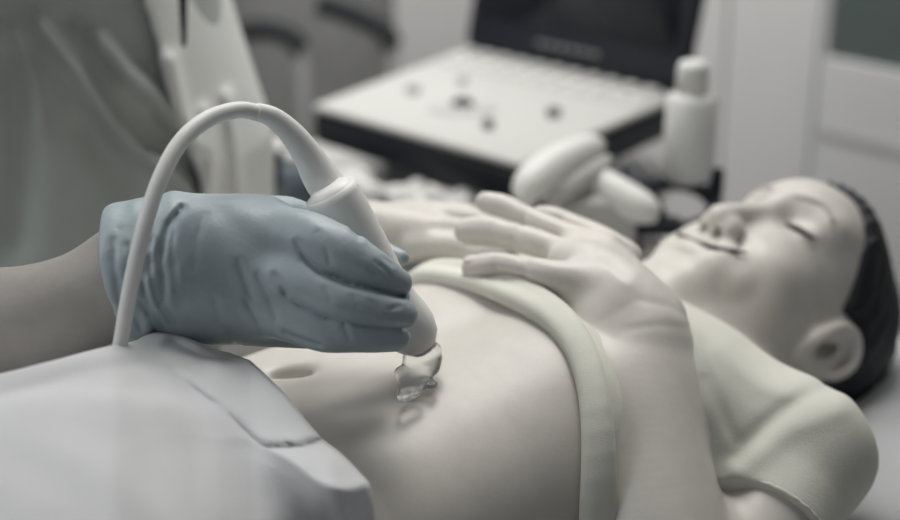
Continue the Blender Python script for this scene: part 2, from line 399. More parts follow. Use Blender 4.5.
# head
def hell(c, r, k, mode='u', ax=None): V.ell(H(*c), tuple(HS * v for v in r), HM if ax is None else ax, k * HS, mode)
hell((0, 0.035, -0.020), (0.074, 0.090, 0.094), 0.0)
hell((0, 0.060, 0.026), (0.064, 0.058, 0.070), 0.014)
hell((0, -0.005, 0.030), (0.063, 0.088, 0.056), 0.015)
for sx in (-1, 1):
    V.chain([hl(0.053 * sx, -0.03, -0.002, 0.020), hl(0.047 * sx, -0.062, 0.015, 0.019), hl(0.016 * sx, -0.092, 0.060, 0.016)], 0.035)
    hell((0.044 * sx, -0.034, 0.030), (0.024, 0.030, 0.026), 0.02)
    hell((0.036 * sx, -0.016, 0.054), (0.028, 0.0210, 0.024), 0.025)
V.chain([hl(-0.010, -0.090, 0.064, 0.017), hl(0.010, -0.090, 0.064, 0.017)], 0.02)
V.chain([hl(-0.018, -0.05, 0.069, 0.022), hl(0.018, -0.05, 0.067, 0.022)], 0.02)
for sx in (-1, 1):
    hell((0.030 * sx, 0.036, 0.092), (0.022, 0.015, 0.022), 0.012, 's')
    hell((0.032 * sx, 0.032, 0.0645), (0.0150, 0.0115, 0.0120), 0.005)
V.chain([hl(-0.042, 0.055, 0.064, 0.012), hl(0, 0.052, 0.077, 0.010), hl(0.042, 0.055, 0.064, 0.012)], 0.016, n=6)
V.chain([hl(0, 0.040, 0.079, 0.007), hl(0, 0.012, 0.090, 0.008), hl(0, -0.010, 0.097, 0.0095), hl(0, -0.020, 0.099, 0.0110)], 0.014, n=4)
for sx in (-1, 1):
    hell((0.0125 * sx, -0.0205, 0.0905), (0.0080, 0.0095, 0.0095), 0.008)
    V.chain([hl(0.0085 * sx, -0.0345, 0.0905, 0.0044), hl(0.0075 * sx, -0.026, 0.0915, 0.0042), hl(0.006 * sx, -0.016, 0.090, 0.003)], 0.002, 's')
    V.chain([hl(0.021 * sx, -0.020, 0.084, 0.0016), hl(0.034 * sx, -0.036, 0.076, 0.0018)], 0.008, 's')          # smile fold
    hell((0.041 * sx, -0.044, 0.060), (0.010, 0.012, 0.010), 0.012)
UL = [hl(-0.033, -0.040, 0.068, 0.0022), hl(-0.018, -0.044, 0.084, 0.0045), hl(0, -0.0455, 0.0895, 0.0052), hl(0.018, -0.044, 0.084, 0.0045), hl(0.033, -0.040, 0.068, 0.0022)]
LL = [hl(-0.032, -0.043, 0.067, 0.0022), hl(-0.016, -0.0545, 0.081, 0.0058), hl(0, -0.0575, 0.0865, 0.0066), hl(0.016, -0.0545, 0.081, 0.0058), hl(0.032, -0.043, 0.067, 0.0022)]
V.chain(UL, 0.005, n=8); V.chain(LL, 0.005, n=8)
ML = [hl(-0.038, -0.036, 0.069, 0.0026), hl(-0.019, -0.0490, 0.0895, 0.0022), hl(0, -0.0510, 0.0955, 0.0022), hl(0.019, -0.0490, 0.0895, 0.0026), hl(0.038, -0.036, 0.069, 0.0034)]
V.chain(ML, 0.003, 's', n=8)
for sx in (-1, 1):       # ears
    e = lambda y, z, r, dx=0: hl((0.079 + dx) * sx, y, z, r)
    V.chain([e(-0.026, 0.000, 0.0050, -0.004), e(-0.005, 0.004, 0.0028), e(0.022, 0.002, 0.0035), e(0.032, -0.012, 0.0038, .003), e(0.022, -0.029, 0.0040, .007), e(0.000, -0.031, 0.0040, .007), e(-0.018, -0.019, 0.0045, .002), e(-0.027, -0.004, 0.0058, -.003)], 0.004, n=5)
    hell((0.0755 * sx, 0.003, -0.014), (0.0062, 0.034, 0.024), 0.006)
    V.cap(H(0.081 * sx, -0.006, -0.007), H(0.074 * sx, 0.010, -0.012), 0.0065, 0.006, 0.003, 's')
    V.chain([e(0.014, -0.016, 0.0028, .001), e(-0.002, -0.022, 0.0028, .002), e(-0.016, -0.011, 0.003, -.001)], 0.003, n=4)
# navel and soft muscle relief
nv = PZ(291, 371, 1.004)
V.ell(nv + np.array([0, 0, -0.004]), (0.0135, 0.0060, 0.017), k=0.010, mode='s')
def relief(X, Y, Z):
    s, t = st(X, Y); m = (s < 0.20) & (s > -0.3) & (Z > 0.9)
    f = 0.0035 * np.exp(-(t / 0.018) ** 2) * np.exp(-((s - 0.06) / 0.11) ** 2)
    f = f - 0.004 * np.exp(-((s - 0.13) / 0.04) ** 2) * np.exp(-((np.abs(t) - 0.085) / 0.04) ** 2)
    return np.where(m, f, 0)
hl_lines = [([(520, 257), (523, 268), (524, 278)], 2.0, 0.0013), ([(526, 258), (529, 268)], 1.8, 0.0013), ([(512, 228), (514, 238), (514, 247)], 2.0, 0.0013), ([(518, 230), (520, 240)], 1.8, 0.0013),
            ([(526, 210), (524, 220), (521, 228)], 2.0, 0.0013), ([(491, 224), (493, 236)], 1.8, 0.0013), ([(495, 258), (497, 270)], 1.8, 0.0013),
            ([(575, 240), (600, 246), (625, 262)], 5, -0.0006), ([(575, 258), (605, 264), (630, 285)], 5, -0.0007), ([(600, 252), (625, 275)], 6, 0.0008), ([(640, 300), (668, 306), (690, 318)], 4, 0.0006), ([(625, 330), (655, 325), (688, 328)], 4, 0.0005)]
def hand_rel(X, Y, Z):
    px, py, d = proj(X, Y, Z); o = np.zeros(px.shape); m = (px > 450) & (px < 700) & (py < 345) & (Z > 1.0)
    for ln, w, amp in hl_lines:
        dd, _ = pp_dist(px[m], py[m], ln); o[m] += amp * np.exp(-(dd / w) ** 2)
    return o
V.displace(hand_rel, 0.006)
V.displace(relief)
body = link('body', V.mesh(2), M['skin'], patient)
VB = V
def face_z(x, y):
    zz = np.linspace(0.13, 0.0, 400); q = np.array([H(x, y, z) for z in zz]); i = np.clip(np.round((q - VB.lo) / VB.h).astype(int), 0, VB.n - 1)
    d = VB.D[tuple(i.T)]; k = np.argmax(d < 0.0009); return zz[k]
def on_face(rows, lift):      # rows (x, y, r)
    q = smooth_path([(x, y, 0, r) for x, y, r in rows], 6)
    z = np.array([face_z(a, b) for a, b in q[:, :2]]); n = len(z)
    z = np.array([np.median(z[max(0, i - 4):i + 5]) for i in range(n)])
    for _ in range(6): z[1:-1] = 0.25 * z[:-2] + 0.5 * z[1:-1] + 0.25 * z[2:]
    return [hl(a, b, z[i] + lift, r) for i, (a, b, _, r) in enumerate(q)]
# face details
for sx in (-1, 1):
    link('eyelashes', tube(on_face([(0.0170 * sx, 0.0305, 0.0008), (0.025 * sx, 0.0285, 0.0018), (0.033 * sx, 0.0275, 0.0022), (0.042 * sx, 0.0290, 0.0020), (0.051 * sx, 0.0315, 0.0009)], 0.0002), 0, 10), M['lash'], patient)
    link('eyebrow', tube(on_face([(0.012 * sx, 0.0490, 0.0020), (0.024 * sx, 0.0545, 0.0028), (0.038 * sx, 0.0570, 0.0026), (0.052 * sx, 0.0510, 0.0012)], -0.0018), 0, 10), M['brow'], patient)
def grow(pts, dr, dz=0.0): return [(*(np.array(p[:3]) + HM[2] * dz), p[3] + dr) for p in pts]
link('mouth_line', tube(on_face([(-0.034, -0.0385, 0.0006), (-0.019, -0.0490, 0.0008), (0, -0.0512, 0.0010), (0.019, -0.0490, 0.0014), (0.032, -0.0405, 0.0018), (0.041, -0.0320, 0.0008)], 0.0002), 0, 10), M['lash'], patient)  # dark tube stands in for the shade between the lips
for (a, b, d, r), (a2, b2, d2, _) in (((475, 268, 1.026, 11), (485, 267, 1.020, 0)), ((474, 231, 1.071, 10), (488, 231, 1.066, 0)), ((492, 204, 1.088, 9.5), (503, 207, 1.085, 0))):
    p0, p1 = P(a, b, d), P(a2, b2, d2); tg = (p0 - p1) / np.linalg.norm(p0 - p1); up_ = np.array([0.1, -0.45, 0.9]); up_ = up_ - tg * (up_ @ tg); up_ /= np.linalg.norm(up_); sd_ = np.cross(tg, up_)
    c_ = p0 + up_ * (R(r, d) + 0.0003); VN = Vol(c_ - 0.012, c_ + 0.012, 0.0008)
    VN.ell(c_, (0.0060, 0.0042, 0.0016), np.array([tg, sd_, up_]), k=0); link('fingernail', VN.mesh(1), M['nail'], patient)
# hair
VH = Vol(HC - 0.17, HC + 0.19, 0.0025)
VH.ell(H(0, 0.036, -0.024), tuple(HS * v for v in (0.0815, 0.098, 0.1015)), HM)
VH.ell(H(0, 0.062, 0.026), (0.0705, 0.064, 0.0755), HM, k=0.01)
VH.chain([hl(0, 0.02, -0.09, 0.045), hl(0.01, -0.06, -0.095, 0.035)], 0.03)
hn = np.array([0.0, 0.62, -0.785])      # hair line plane in the head frame: behind it is hair
def face_cut(X, Y, Z):
    d = [(X - HC[0]), (Y - HC[1]), (Z - HC[2])]
    l = [(d[0] * HM[i][0] + d[1] * HM[i][1] + d[2] * HM[i][2]) / HS for i in range(3)]
    a = l[1] * 0.66 - l[2] * 0.75 - 0.012 + 0.25 * l[1] * 0 + 2.0 * np.maximum(np.abs(l[0]) - 0.04, 0) * 0.0
    b = (l[0] / 0.068) ** 2 * 0.0
    # ear clearance
    ear = np.sqrt(((l[1] - 0.0) / 1.35) ** 2 + (l[2] + 0.008) ** 2) - 0.028
    side = np.where(np.abs(l[0]) > 0.05, -ear, -1.0)
    return np.maximum(-a + b, side) * HS
sl, X, Y, Z = VH.sub(VH.lo, VH.lo + 1)
VH.D[sl] = smax(VH.D[sl], face_cut(X, Y, Z), 0.008)
def strands(X, Y, Z):
    l = [((X - HC[0]) * HM[i][0] + (Y - HC[1]) * HM[i][1] + (Z - HC[2]) * HM[i][2]) for i in range(3)]
    return 0.0010 * np.sin(900 * l[0] + 12 * np.sin(40 * l[2])) + 0.0008 * np.sin(520 * l[0] + 3)
VH.displace(strands)
link('hair', VH.mesh(1), M['hair'], patient)

# shirt: its cloth stands a little off the body
VS = Vol((-0.16, 0.60, 0.795), (0.42, 1.28, 1.06), 0.0018)
def shirt_f(X, Y, Z): return torso(X, Y, Z, 0.005)
VS.fn(shirt_f, (-0.2, 0.6, 0.79), (0.42, 1.3, 1.07), 0.0)
SD = ELN - SHN; SLE = SHN + SD * 0.33
VS.chain([(*B(0.30, 0.0, 0.885), 0.068), (*B(0.335, 0.0, 0.893), 0.062)], 0.03)
sl, X, Y, Z = VS.sub(VS.lo, VS.lo + 2)
s, t = st(X, Y)
hem = 0.116 + 0.10 * np.maximum(-t - 0.08, 0) - 3.0 * np.maximum(t - 0.045, 0) ** 2
VS.D[sl] = smax(VS.D[sl], hem - s, 0.004)
n1 = SD / np.linalg.norm(SD)
def sleeve(sh, el, r, k0):
    def f(X, Y, Z):
        e = sh + (el - sh) * (k0 + 0.06); m = (el - sh) / np.linalg.norm(el - sh); o = sh + (el - sh) * k0
        d = smin(ell_d(X, Y, Z, sh + np.array([0, 0, 0.002]), I3, (0.050, 0.050, 0.049)), seg_d(X, Y, Z, sh, e, r + 0.002, r), 0.01)
        return smax(d, (X - o[0]) * m[0] + (Y - o[1]) * m[1] + (Z - o[2]) * m[2], 0.003)
    VS.fn(f, sh - 0.12, sh + 0.12, 0.035)
sleeve(SHN, ELN, 0.044, 0.33); sleeve(SHF, ELF, 0.044, 0.40)
D = VS.D[sl]
nh = -HM[1]; nc = H(0, -0.105, -0.03)         # neck opening
neck = (X - nc[0]) * nh[0] + (Y - nc[1]) * nh[1] + (Z - nc[2]) * nh[2]
VS.D[sl] = smax(D, -neck + 0 * D, 0.004)
folds = [([(690, 335), (712, 400), (735, 470)], 9, 0.0022), ([(735, 455), (765, 425), (800, 398), (835, 385)], 9, -0.004), ([(742, 470), (790, 430), (840, 410)], 12, 0.003),
         ([(720, 350), (760, 385), (790, 395)], 10, 0.0025), ([(750, 345), (800, 375), (850, 385)], 10, -0.002), ([(705, 380), (735, 440)], 7, -0.002)]
def shirt_fold(X, Y, Z):
    px, py, d = proj(X, Y, Z); o = np.zeros(px.shape)
    for ln, w, amp in folds:
        dd, _ = pp_dist(px, py, ln); o += -0.55 * amp * np.exp(-(dd / w) ** 2)
    return o
VS.displace(shirt_fold)
shirt = link('shirt', VS.mesh(2), M['shirt'], patient)
# the rolled hem, swept round the body
def surf_pt(s, ang, off):
    zt = np.interp(s, PS, PZT); w = np.interp(s, PS, PW); zc = (zt + BED) / 2; hh = (zt - BED) / 2
    ct, sn = math.sin(ang), math.cos(ang); n = 2.7
    g = (abs(ct / w) ** n + abs(sn / hh) ** n) ** (1 / n)
    t, z = ct / g, sn / g; l = math.hypot(t, z)
    return s, t * (1 + off / l), zc + z * (1 + off / l)
VR = Vol((-0.20, 0.66, 0.80), (0.26, 1.20, 1.06), 0.0016)
def hem_chain(ds, off, r, wob):
    pts = []
    for a in np.linspace(-1.9, 1.9, 46):
        h0 = 0.116 + ds + 0.004 * math.sin(3 * a + wob)
        s_, t_, z_ = surf_pt(h0, a, off)
        h = h0 + 0.10 * max(-t_ - 0.08, 0) - 3.0 * max(t_ - 0.045, 0) ** 2
        pts.append((*B(h, t_, z_), r * (1 + 0.10 * math.sin(5 * a + wob))))
    VR.chain(pts, 0.006)
hem_chain(-0.003, 0.0060, 0.0068, 0.3); hem_chain(0.0075, 0.0075, 0.0075, 1.1)
hem_roll = link('rolled_hem', VR.mesh(2), M['shirt'], shirt)
VC = Vol(SLE - 0.09, SLE + 0.09, 0.0016)
u = np.cross(n1, [0, 0, 1]); u /= np.linalg.norm(u); v = np.cross(n1, u)
VC.chain([(*(SLE - n1 * 0.0015 + 0.0438 * (math.cos(a) * u + math.sin(a) * v)), 0.0019) for a in np.linspace(0, 2 * math.pi, 33)], 0.001)
link('sleeve_hem', VC.mesh(1), M['shirt'], shirt)

# ------------------------------------------------------------------ the sonographer
sono = empty('person', (-0.40, 1.32, 0.0), 'standing person in grey-green scrubs and open white coat reaching in with a gloved hand', 'person')
GW = P(122, 287, 0.875)                       # wrist
ELS = np.array([-0.43, 0.90, 1.04]); SHS = np.array([-0.50, 1.20, 1.36])
VO = Vol((-0.66, 0.74, 0.70), (0.02, 1.50, 1.60), 0.003)
VO.chain([(-0.37, 1.34, 0.72, 0.12), (-0.37, 1.34, 1.1, 0.115), (-0.36, 1.33, 1.38, 0.12)], 0.0, n=3)
VO.chain([(-0.30, 1.34, 1.42, 0.06), (*SHS, 0.055), (*(SHS * .5 + ELS * .5), 0.045), (*ELS, 0.040)], 0.04, n=4)
VO.chain([(*ELS, 0.040), (*(P(0, 322, 0.89)), 0.0335), (*GW, 0.0285)], 0.01, n=12)
FING = {
 'index':  [(245, 240, 0.880, 32), (292, 236, 0.860, 29), (330, 248, 0.848, 26.5), (360, 263, 0.846, 22.5), (385, 276, 0.850, 18), (399, 282, 0.855, 14)],
 'middle': [(240, 268, 0.872, 30), (290, 278, 0.852, 26), (330, 297, 0.842, 22.5), (362, 305, 0.842, 20), (388, 311, 0.847, 17.5), (403, 314, 0.853, 14.5)],
 'ring':   [(230, 295, 0.875, 28), (290, 318, 0.858, 24), (330, 332, 0.850, 20), (365, 336, 0.852, 17.5), (388, 338, 0.858, 15), (398, 339, 0.862, 13)],
 'little': [(220, 305, 0.895, 24), (280, 328, 0.880, 19), (325, 334, 0.878, 14), (360, 336, 0.880, 13), (385, 338, 0.885, 12)],
 'thumb':  [(220, 232, 0.900, 30), (275, 220, 0.920, 25), (318, 228, 0.935, 19), (365, 246, 0.935, 14), (401, 258, 0.925, 9)],
}
PALM = [(135, 268, 0.877, 58), (170, 260, 0.880, 61), (210, 257, 0.882, 61), (255, 250, 0.880, 56)]
PALM2 = [(205, 284, 0.885, 56), (250, 294, 0.885, 50), (285, 303, 0.880, 39)]
def P4(rows, sh=0.0): return [(*P(a, b, d), max(R(r, d) - sh, 0.003)) for a, b, d, r in rows]
VO.chain(P4(PALM, 0.008), 0.02); VO.chain(P4(PALM2, 0.008), 0.02)
for q in FING.values(): VO.chain(P4(q, 0.004), 0.006)
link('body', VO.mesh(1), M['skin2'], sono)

VG = Vol((-0.27, 0.70, 0.90), (0.02, 0.98, 1.20), 0.0013)
VG.chain(P4(PALM), 0.02, n=8); VG.chain(P4(PALM2), 0.03, n=8)
VG.chain(P4([(165, 262, 0.880, 58), (128, 272, 0.878, 61), (110, 277, 0.878, 61)]), 0.02, n=6)                 # cuff
for k in ('thumb', 'little', 'ring', 'middle', 'index'): VG.chain(P4(FING[k]), 0.0055, n=7)
# cuff opening cut square to the forearm
cdir = GW - P(60, 300, 0.878); cdir /= np.linalg.norm(cdir); cc = P(123, 282, 0.875)
sl, X, Y, Z = VG.sub(VG.lo, VG.lo + 2)
VG.D[sl] = smax(VG.D[sl], -((X - cc[0]) * cdir[0] + (Y - cc[1]) * cdir[1] + (Z - cc[2]) * cdir[2]) + 0 * VG.D[sl], 0.002)
VG.chain(P4([(285, 262, 0.862, 14), (350, 286, 0.860, 13), (398, 296, 0.866, 11)]), 0.003, n=4); VG.chain(P4([(290, 300, 0.864, 14), (345, 319, 0.862, 12), (398, 327, 0.868, 10)]), 0.003, n=4)
gl = [  # (line in the picture, half width, depth): folds of the nitrile
 ([(297, 243), (305, 258), (320, 272), (350, 284), (402, 296)], 2.6, 0.0016),
 ([(283, 292), (300, 305), (327, 318), (360, 324), (405, 328)], 2.6, 0.0016),
 ([(285, 332), (300, 339), (320, 345)], 2.5, 0.0018),
 ([(246, 300), (256, 318), (262, 332)], 2.6, 0.0012), ([(238, 262), (246, 282), (252, 300)], 2.6, 0.0012),
 ([(275, 275), (287, 292)], 2.6, 0.0013), ([(228, 325), (238, 345)], 2.6, 0.0015),
 ([(182, 208), (168, 225), (161, 245), (160, 262), (163, 300)], 3.2, 0.0030),
 ([(150, 240), (150, 270), (157, 300), (170, 322)], 2.6, 0.0022),
 ([(128, 245), (138, 275), (150, 305), (160, 325)], 2.6, 0.0018),
 ([(140, 300), (150, 318), (155, 330)], 2.4, 0.0020), ([(133, 315), (141, 330)], 2.2, 0.0018), ([(166, 305), (176, 322)], 2.4, 0.0016),
 ([(120, 230), (112, 260), (122, 300)], 3.5, 0.0012),
 ([(318, 232), (326, 246), (330, 262)], 2.2, 0.0008), ([(325, 288), (332, 300)], 2.0, 0.0008), ([(352, 296), (358, 308)], 2.0, 0.0008), ([(344, 325), (350, 340)], 2.0, 0.0008), ([(370, 300), (378, 312)], 1.8, 0.0007), ([(205, 215), (196, 240), (194, 268)], 3.5, 0.0008), ([(258, 275), (270, 300), (276, 318)], 2.6, 0.0010), ([(215, 300), (222, 330)], 2.6, 0.0010), ([(176, 215), (172, 250), (176, 290)], 2.4, 0.0010), ([(112, 240), (116, 290), (128, 325)], 2.6, 0.0014), ([(145, 260), (143, 290), (148, 312)], 2.2, 0.0014),
 ([(375, 262), (384, 268), (390, 277)], 1.6, 0.0009), ([(383, 258), (392, 265)], 1.6, 0.0009), ([(368, 268), (376, 274)], 1.6, 0.0008),
 ([(388, 310), (400, 306)], 1.8, 0.0009), ([(380, 318), (395, 317)], 1.8, 0.0008), ([(352, 229), (360, 238)], 2.0, 0.0012),
]
def gfold(X, Y, Z):
    px, py, d = proj(X, Y, Z); o = np.zeros(px.shape); near = d < 0.885
    for ln, w, amp in gl:
        dd, sd = pp_dist(px, py, ln)
        o += amp * np.exp(-(dd / w) ** 2) - 0.25 * amp * np.exp(-((dd - 2.6 * w) / (2.0 * w)) ** 2)
    rip = 0.0007 * np.sin(X * 310 + 5 * np.sin(Z * 55)) * np.exp(-((px - 140) / 40) ** 2) + 0.0004 * np.sin(X * 120 + Z * 160 + 2 * np.sin(Y * 70 + X * 50)) + 0.0006 * np.sin((px * 0.9 + py * 0.35) * 0.33 + 2.0 * np.sin(py * 0.05)) * np.exp(-((px - 145) / 28) ** 2)
    return np.where(near, o, 0) + rip
VG.displace(gfold)
glove = link('glove', VG.mesh(2), M['glove'], sono, label='pale blue nitrile glove')
# rolled bead of the cuff
cu = np.cross(cdir, [0, 0, 1]); cu /= np.linalg.norm(cu); cv_ = np.cross(cdir, cu)
# scrubs
VT = Vol((-0.68, 1.10, 0.72), (-0.10, 1.52, 1.62), 0.004)
def scr(X, Y, Z):
    cx = -0.40 + 0.0 * Z; w = 0.195 - 0.10 * np.maximum(Z - 1.10, 0) ; hh = 0.14
    dx, dy = X - cx, Y - 1.345
    g = np.sqrt((dx / w) ** 2 + (dy / hh) ** 2) + 1e-6
    return np.sqrt(dx * dx + dy * dy) * (1 - 1 / g)
VT.fn(scr, (-0.64, 1.12, 0.72), (-0.12, 1.50, 1.46), 0.0)
VT.chain([(*SHS, 0.072), (*(SHS * .5 + ELS * .5 + np.array([0, 0.03, .02])), 0.062)], 0.05)
sfold = [([(40, 25), (75, 70), (105, 115), (135, 150), (160, 165)], 9, 0.024), ([(100, 40), (130, 75), (155, 95), (180, 125)], 10, 0.024),
         ([(15, 30), (35, 80), (45, 130)], 7, 0.012), ([(160, 165), (185, 185), (200, 210)], 9, 0.022),
         ([(20, 60), (22, 150), (15, 240)], 18, -0.012), ([(90, 130), (120, 180), (125, 220)], 16, -0.012), ([(70, 20), (110, 70)], 10, -0.008), ([(150, 120), (170, 150)], 8, -0.006)]
def scf(X, Y, Z):
    px, py, d = proj(X, Y, Z); o = np.zeros(px.shape)
    for ln, w, amp in sfold:
        dd, _ = pp_dist(px, py, ln); o += -amp * np.exp(-(dd / w) ** 2)
    return np.where(Y < 1.36, o, 0)
VT.displace(scf, 0.03)
link('scrub_top', VT.mesh(2), M['scrub'], sono)
VY = Vol((-0.66, 1.14, 0.06), (-0.12, 1.56, 0.86), 0.007)
for sx in (-1, 1): VY.chain([(-0.40 + 0.09 * sx, 1.345, 0.80, 0.105), (-0.40 + 0.10 * sx, 1.35, 0.50, 0.078), (-0.40 + 0.11 * sx, 1.37, 0.14, 0.062)], 0.03, n=4)
link('scrub_trousers', VY.mesh(2), M['scrub'], sono)
for sx in (-1, 1):
    VZ = Vol((-0.40 + 0.11 * sx - .08, 1.15, -0.002), (-0.40 + 0.11 * sx + .08, 1.50, .15), 0.004)
    VZ.chain([(-0.40 + 0.11 * sx, 1.40, 0.05, 0.045), (-0.40 + 0.11 * sx, 1.24, 0.04, 0.038)], 0.0)
    link('shoe', VZ.mesh(1), M['white'], sono)
VW = Vol((-0.45, 1.12, 0.60), (-0.10, 1.56, 1.62), 0.004)
def coat(X, Y, Z):
    cx = -0.30 + 0.0 * Z; w = 0.122 - 0.26 * np.maximum(Z - 1.03, 0); hh = 0.150
    dx, dy = X - cx, Y - 1.375
    g = np.sqrt((dx / w) ** 2 + (dy / hh) ** 2) + 1e-6
    d = np.abs(np.sqrt(dx * dx + dy * dy) * (1 - 1 / g) + 0.004 * np.sin(60 * X + 7 * Z)) - 0.006
    return smax(smax(d, -(X + 0.255 + 0.22 * (Z - 1.16)), 0.004), np.maximum(Z - 1.55, 0.62 - Z) + 0 * X, 0.004)
VW.fn(coat, (-0.45, 1.13, 0.60), (-0.10, 1.56, 1.60), 0.0)
def ctf(X, Y, Z):
    px, py, d = proj(X, Y, Z); o = np.zeros(px.shape)
    for ln, w, amp in [([(205, 110), (212, 160), (208, 200)], 6, 0.010), ([(228, 95), (236, 150), (238, 200)], 6, 0.009), ([(170, 60), (182, 110), (200, 150)], 8, 0.012)]:
        dd, _ = pp_dist(px, py, ln); o += -amp * np.exp(-(dd / w) ** 2)
    return np.where(Y < 1.36, o, 0)
VW.displace(ctf, 0.03)

link('coat', VW.mesh(1), M['coat'], sono, label='open white coat')
link('coat_slit_shade', tube([(*P(183, -60, 1.228), 0.0035), (*P(183, 0, 1.228), 0.0035), (*P(184, 46, 1.228), 0.002)], 4, 10), M['chairdark'], sono)  # dark tube in place of the shade in the coat's open slit

# ------------------------------------------------------------------ the scanner probe with its cable
probe = empty('ultrasound_probe', tuple(P(425, 350, 0.925)), 'pale ultrasound probe held in the blue glove, cable looping over the wrist', 'ultrasound probe')
PA, PBt = P(330, 191, 0.893), P(423, 350, 0.930)
pl = np.linalg.norm(PBt - PA)
prof = [(0, 26.5), (0.04, 27.5), (0.12, 27.5), (0.25, 26.5), (0.40, 25), (0.52, 23.5), (0.62, 22.5), (0.70, 23.5), (0.78, 26.5), (0.86, 27), (0.93, 24), (0.98, 17), (1.0, 8), (1.003, 2)]
hs = lathe(PA, PBt, [(-0.002, R(14, .9))] + [(t, R(r, 0.912)) for t, r in prof], 40)
link('housing', hs, M['probe'], probe)
link('transducer_face', lathe(PA + (PBt - PA) * 0.90, PA + (PBt - PA) * 1.035, [(0, R(10, .9)), (0.3, R(17, .9)), (0.6, R(17, .9)), (0.85, R(12, .9)), (1, R(3, .9))], 32), M['offwhite'], probe)
cab = [(112, 400, 0.830, 7.4), (115, 370, 0.828, 7.4), (121, 340, 0.826, 7.6), (129, 295, 0.824, 8.0), (141, 240, 0.822, 8.2), (158, 184, 0.828, 8.4), (180, 143, 0.840, 8.6), (208, 119, 0.855, 8.6), (238, 110, 0.870, 8.4), (262, 113.5, 0.880, 8.8)]
link('cable', tube([(*P(a, b, d), R(r, d)) for a, b, d, r in cab], 10, 20), M['cable'], probe)
link('strain_relief', tube([(*P(a, b, d), R(r, d)) for a, b, d, r in [(256, 111.5, 0.877, 9.0), (274, 118, 0.883, 10.6), (293, 135, 0.890, 12.8), (308, 156, 0.897, 15.5), (320, 176, 0.902, 18.5), (331, 192, 0.905, 19.5)]], 8, 28), M['cable'], probe)
aa = (PBt - PA) / pl
link('collar', lathe(PA - aa * 0.0035, PA + aa * 0.003, [(0, R(16, .9)), (0.2, R(20.5, .9)), (0.5, R(24.0, .9)), (1, R(26.0, .9))], 40), M['probe'], probe)
# clear gel at the probe tip
VL = Vol(P(420, 360, 0.915) - 0.05, P(420, 360, 0.915) + 0.05, 0.0009)
for a, b, d, r in [(412, 350, 0.925, 8), (424, 353, 0.925, 11), (435, 350, 0.928, 6), (409, 363, 0.922, 6), (417, 366, 0.920, 7), (430, 362, 0.92, 6.5), (405, 377, 0.916, 5), (414, 381, 0.914, 6.5), (425, 374, 0.916, 6), (403, 386, 0.914, 4), (412, 392, 0.911, 4.5), (422, 386, 0.913, 4), (436, 358, 0.922, 4), (398, 372, 0.918, 3), (434, 368, 0.918, 3.5), (400, 395, 0.912, 2.5)]:
    VL.ell(P(a, b, d), (R(r, d), R(r, d), R(r * 1.2, d)), k=0.007)
for a, b, r in ((412, 392, 12), (430, 384, 8), (404, 398, 7)): VL.ell(PZ(a, b, 1.0165), (R(r, .92), R(r, .92), 0.0022), k=0.004)
tag(link('gel', VL.mesh(1), M['gel']), 'clear wet gel between the probe tip and the belly', 'gel')

# ------------------------------------------------------------------ the white drape
crest = [(-470, 505), (-260, 440), (-100, 400), (0, 377), (60, 363), (115, 348), (145, 337), (172, 332), (195, 338), (216, 351)]
redge = [(216, 351, 0.880), (232, 353, 0.885), (250, 360, 0.885), (285, 396, 0.860), (320, 437, 0.838), (345, 462, 0.828), (368, 482, 0.822), (375, 520, 0.83), (378, 620, 0.86), (378, 740, 0.93)]
NU, NV = 140, 130
cr = np.array(crest, float); re = np.array(redge, float)
vv = np.linspace(0, 1, NV); tt = np.concatenate([[0], np.cumsum(np.hypot(*np.diff(re[:, :2], axis=0).T))]); tt /= tt[-1]
def base_y(x): return np.where(x < 216, np.interp(x, cr[:, 0], cr[:, 1]), np.interp(x, re[:, 0], re[:, 1]))
vs = np.zeros((NV, NU, 3)); w = np.linspace(0, 1, NU)
for j, v in enumerate(np.linspace(0, 1, NV)):
    ex, ey = [np.interp(v, tt, re[:, k]) for k in range(2)]
    x = -470 + (ex + 470) * w
    b_ = base_y(x); yy = b_ + (v ** 1.15) * (1 - w) ** 0.38 * (780 - b_)
    m_ = w ** 30; yy = yy * (1 - m_) + ey * m_
    z0 = np.interp(x, [-470, -260, 0, 115, 172, 216, 250, 320, 375], [1.088, 1.084, 1.080, 1.076, 1.068, 1.058, 1.052, 1.042, 1.028])
    zz = z0 - 0.00016 * (yy - b_) - 0.0000012 * np.maximum(yy - 540, 0) ** 2
    ze = np.interp(ey, [351, 482, 520, 740], [1.052, 1.018, 0.994, 0.87])
    m2 = w ** 13; zz = zz * (1 - m2) + ze * m2
    yn = (260 - yy) / F
    vs[j, :, 0] = x; vs[j, :, 1] = yy; vs[j, :, 2] = (CZ - zz) / (S_ - C * yn)
back = []
for q, (dy_, dd) in enumerate([(60, 0.12), (26, 0.065), (8, 0.03), (1.5, 0.010)]):
    row = vs[0].copy(); row[:, 1] += dy_; row[:, 2] += dd; back.append(row)
G = np.concatenate([np.array(back), vs], 0)
px, py, dd = G[..., 0], G[..., 1], G[..., 2].copy()
d1, s1 = pp_dist(px, py, [(150, 352), (190, 384), (225, 415), (268, 447), (300, 446), (330, 436)])
inside = (s1 < 0)
dd -= np.where(inside, 0.006 * (1 - np.exp(-(d1 / 3.0) ** 2)), 0) * np.clip((px - 150) / 40, 0, 1)
d2, s2 = pp_dist(px, py, [(172, 345), (200, 360), (222, 362), (240, 356)])
dd += 0.007 * np.exp(-(d2 / 6) ** 2)
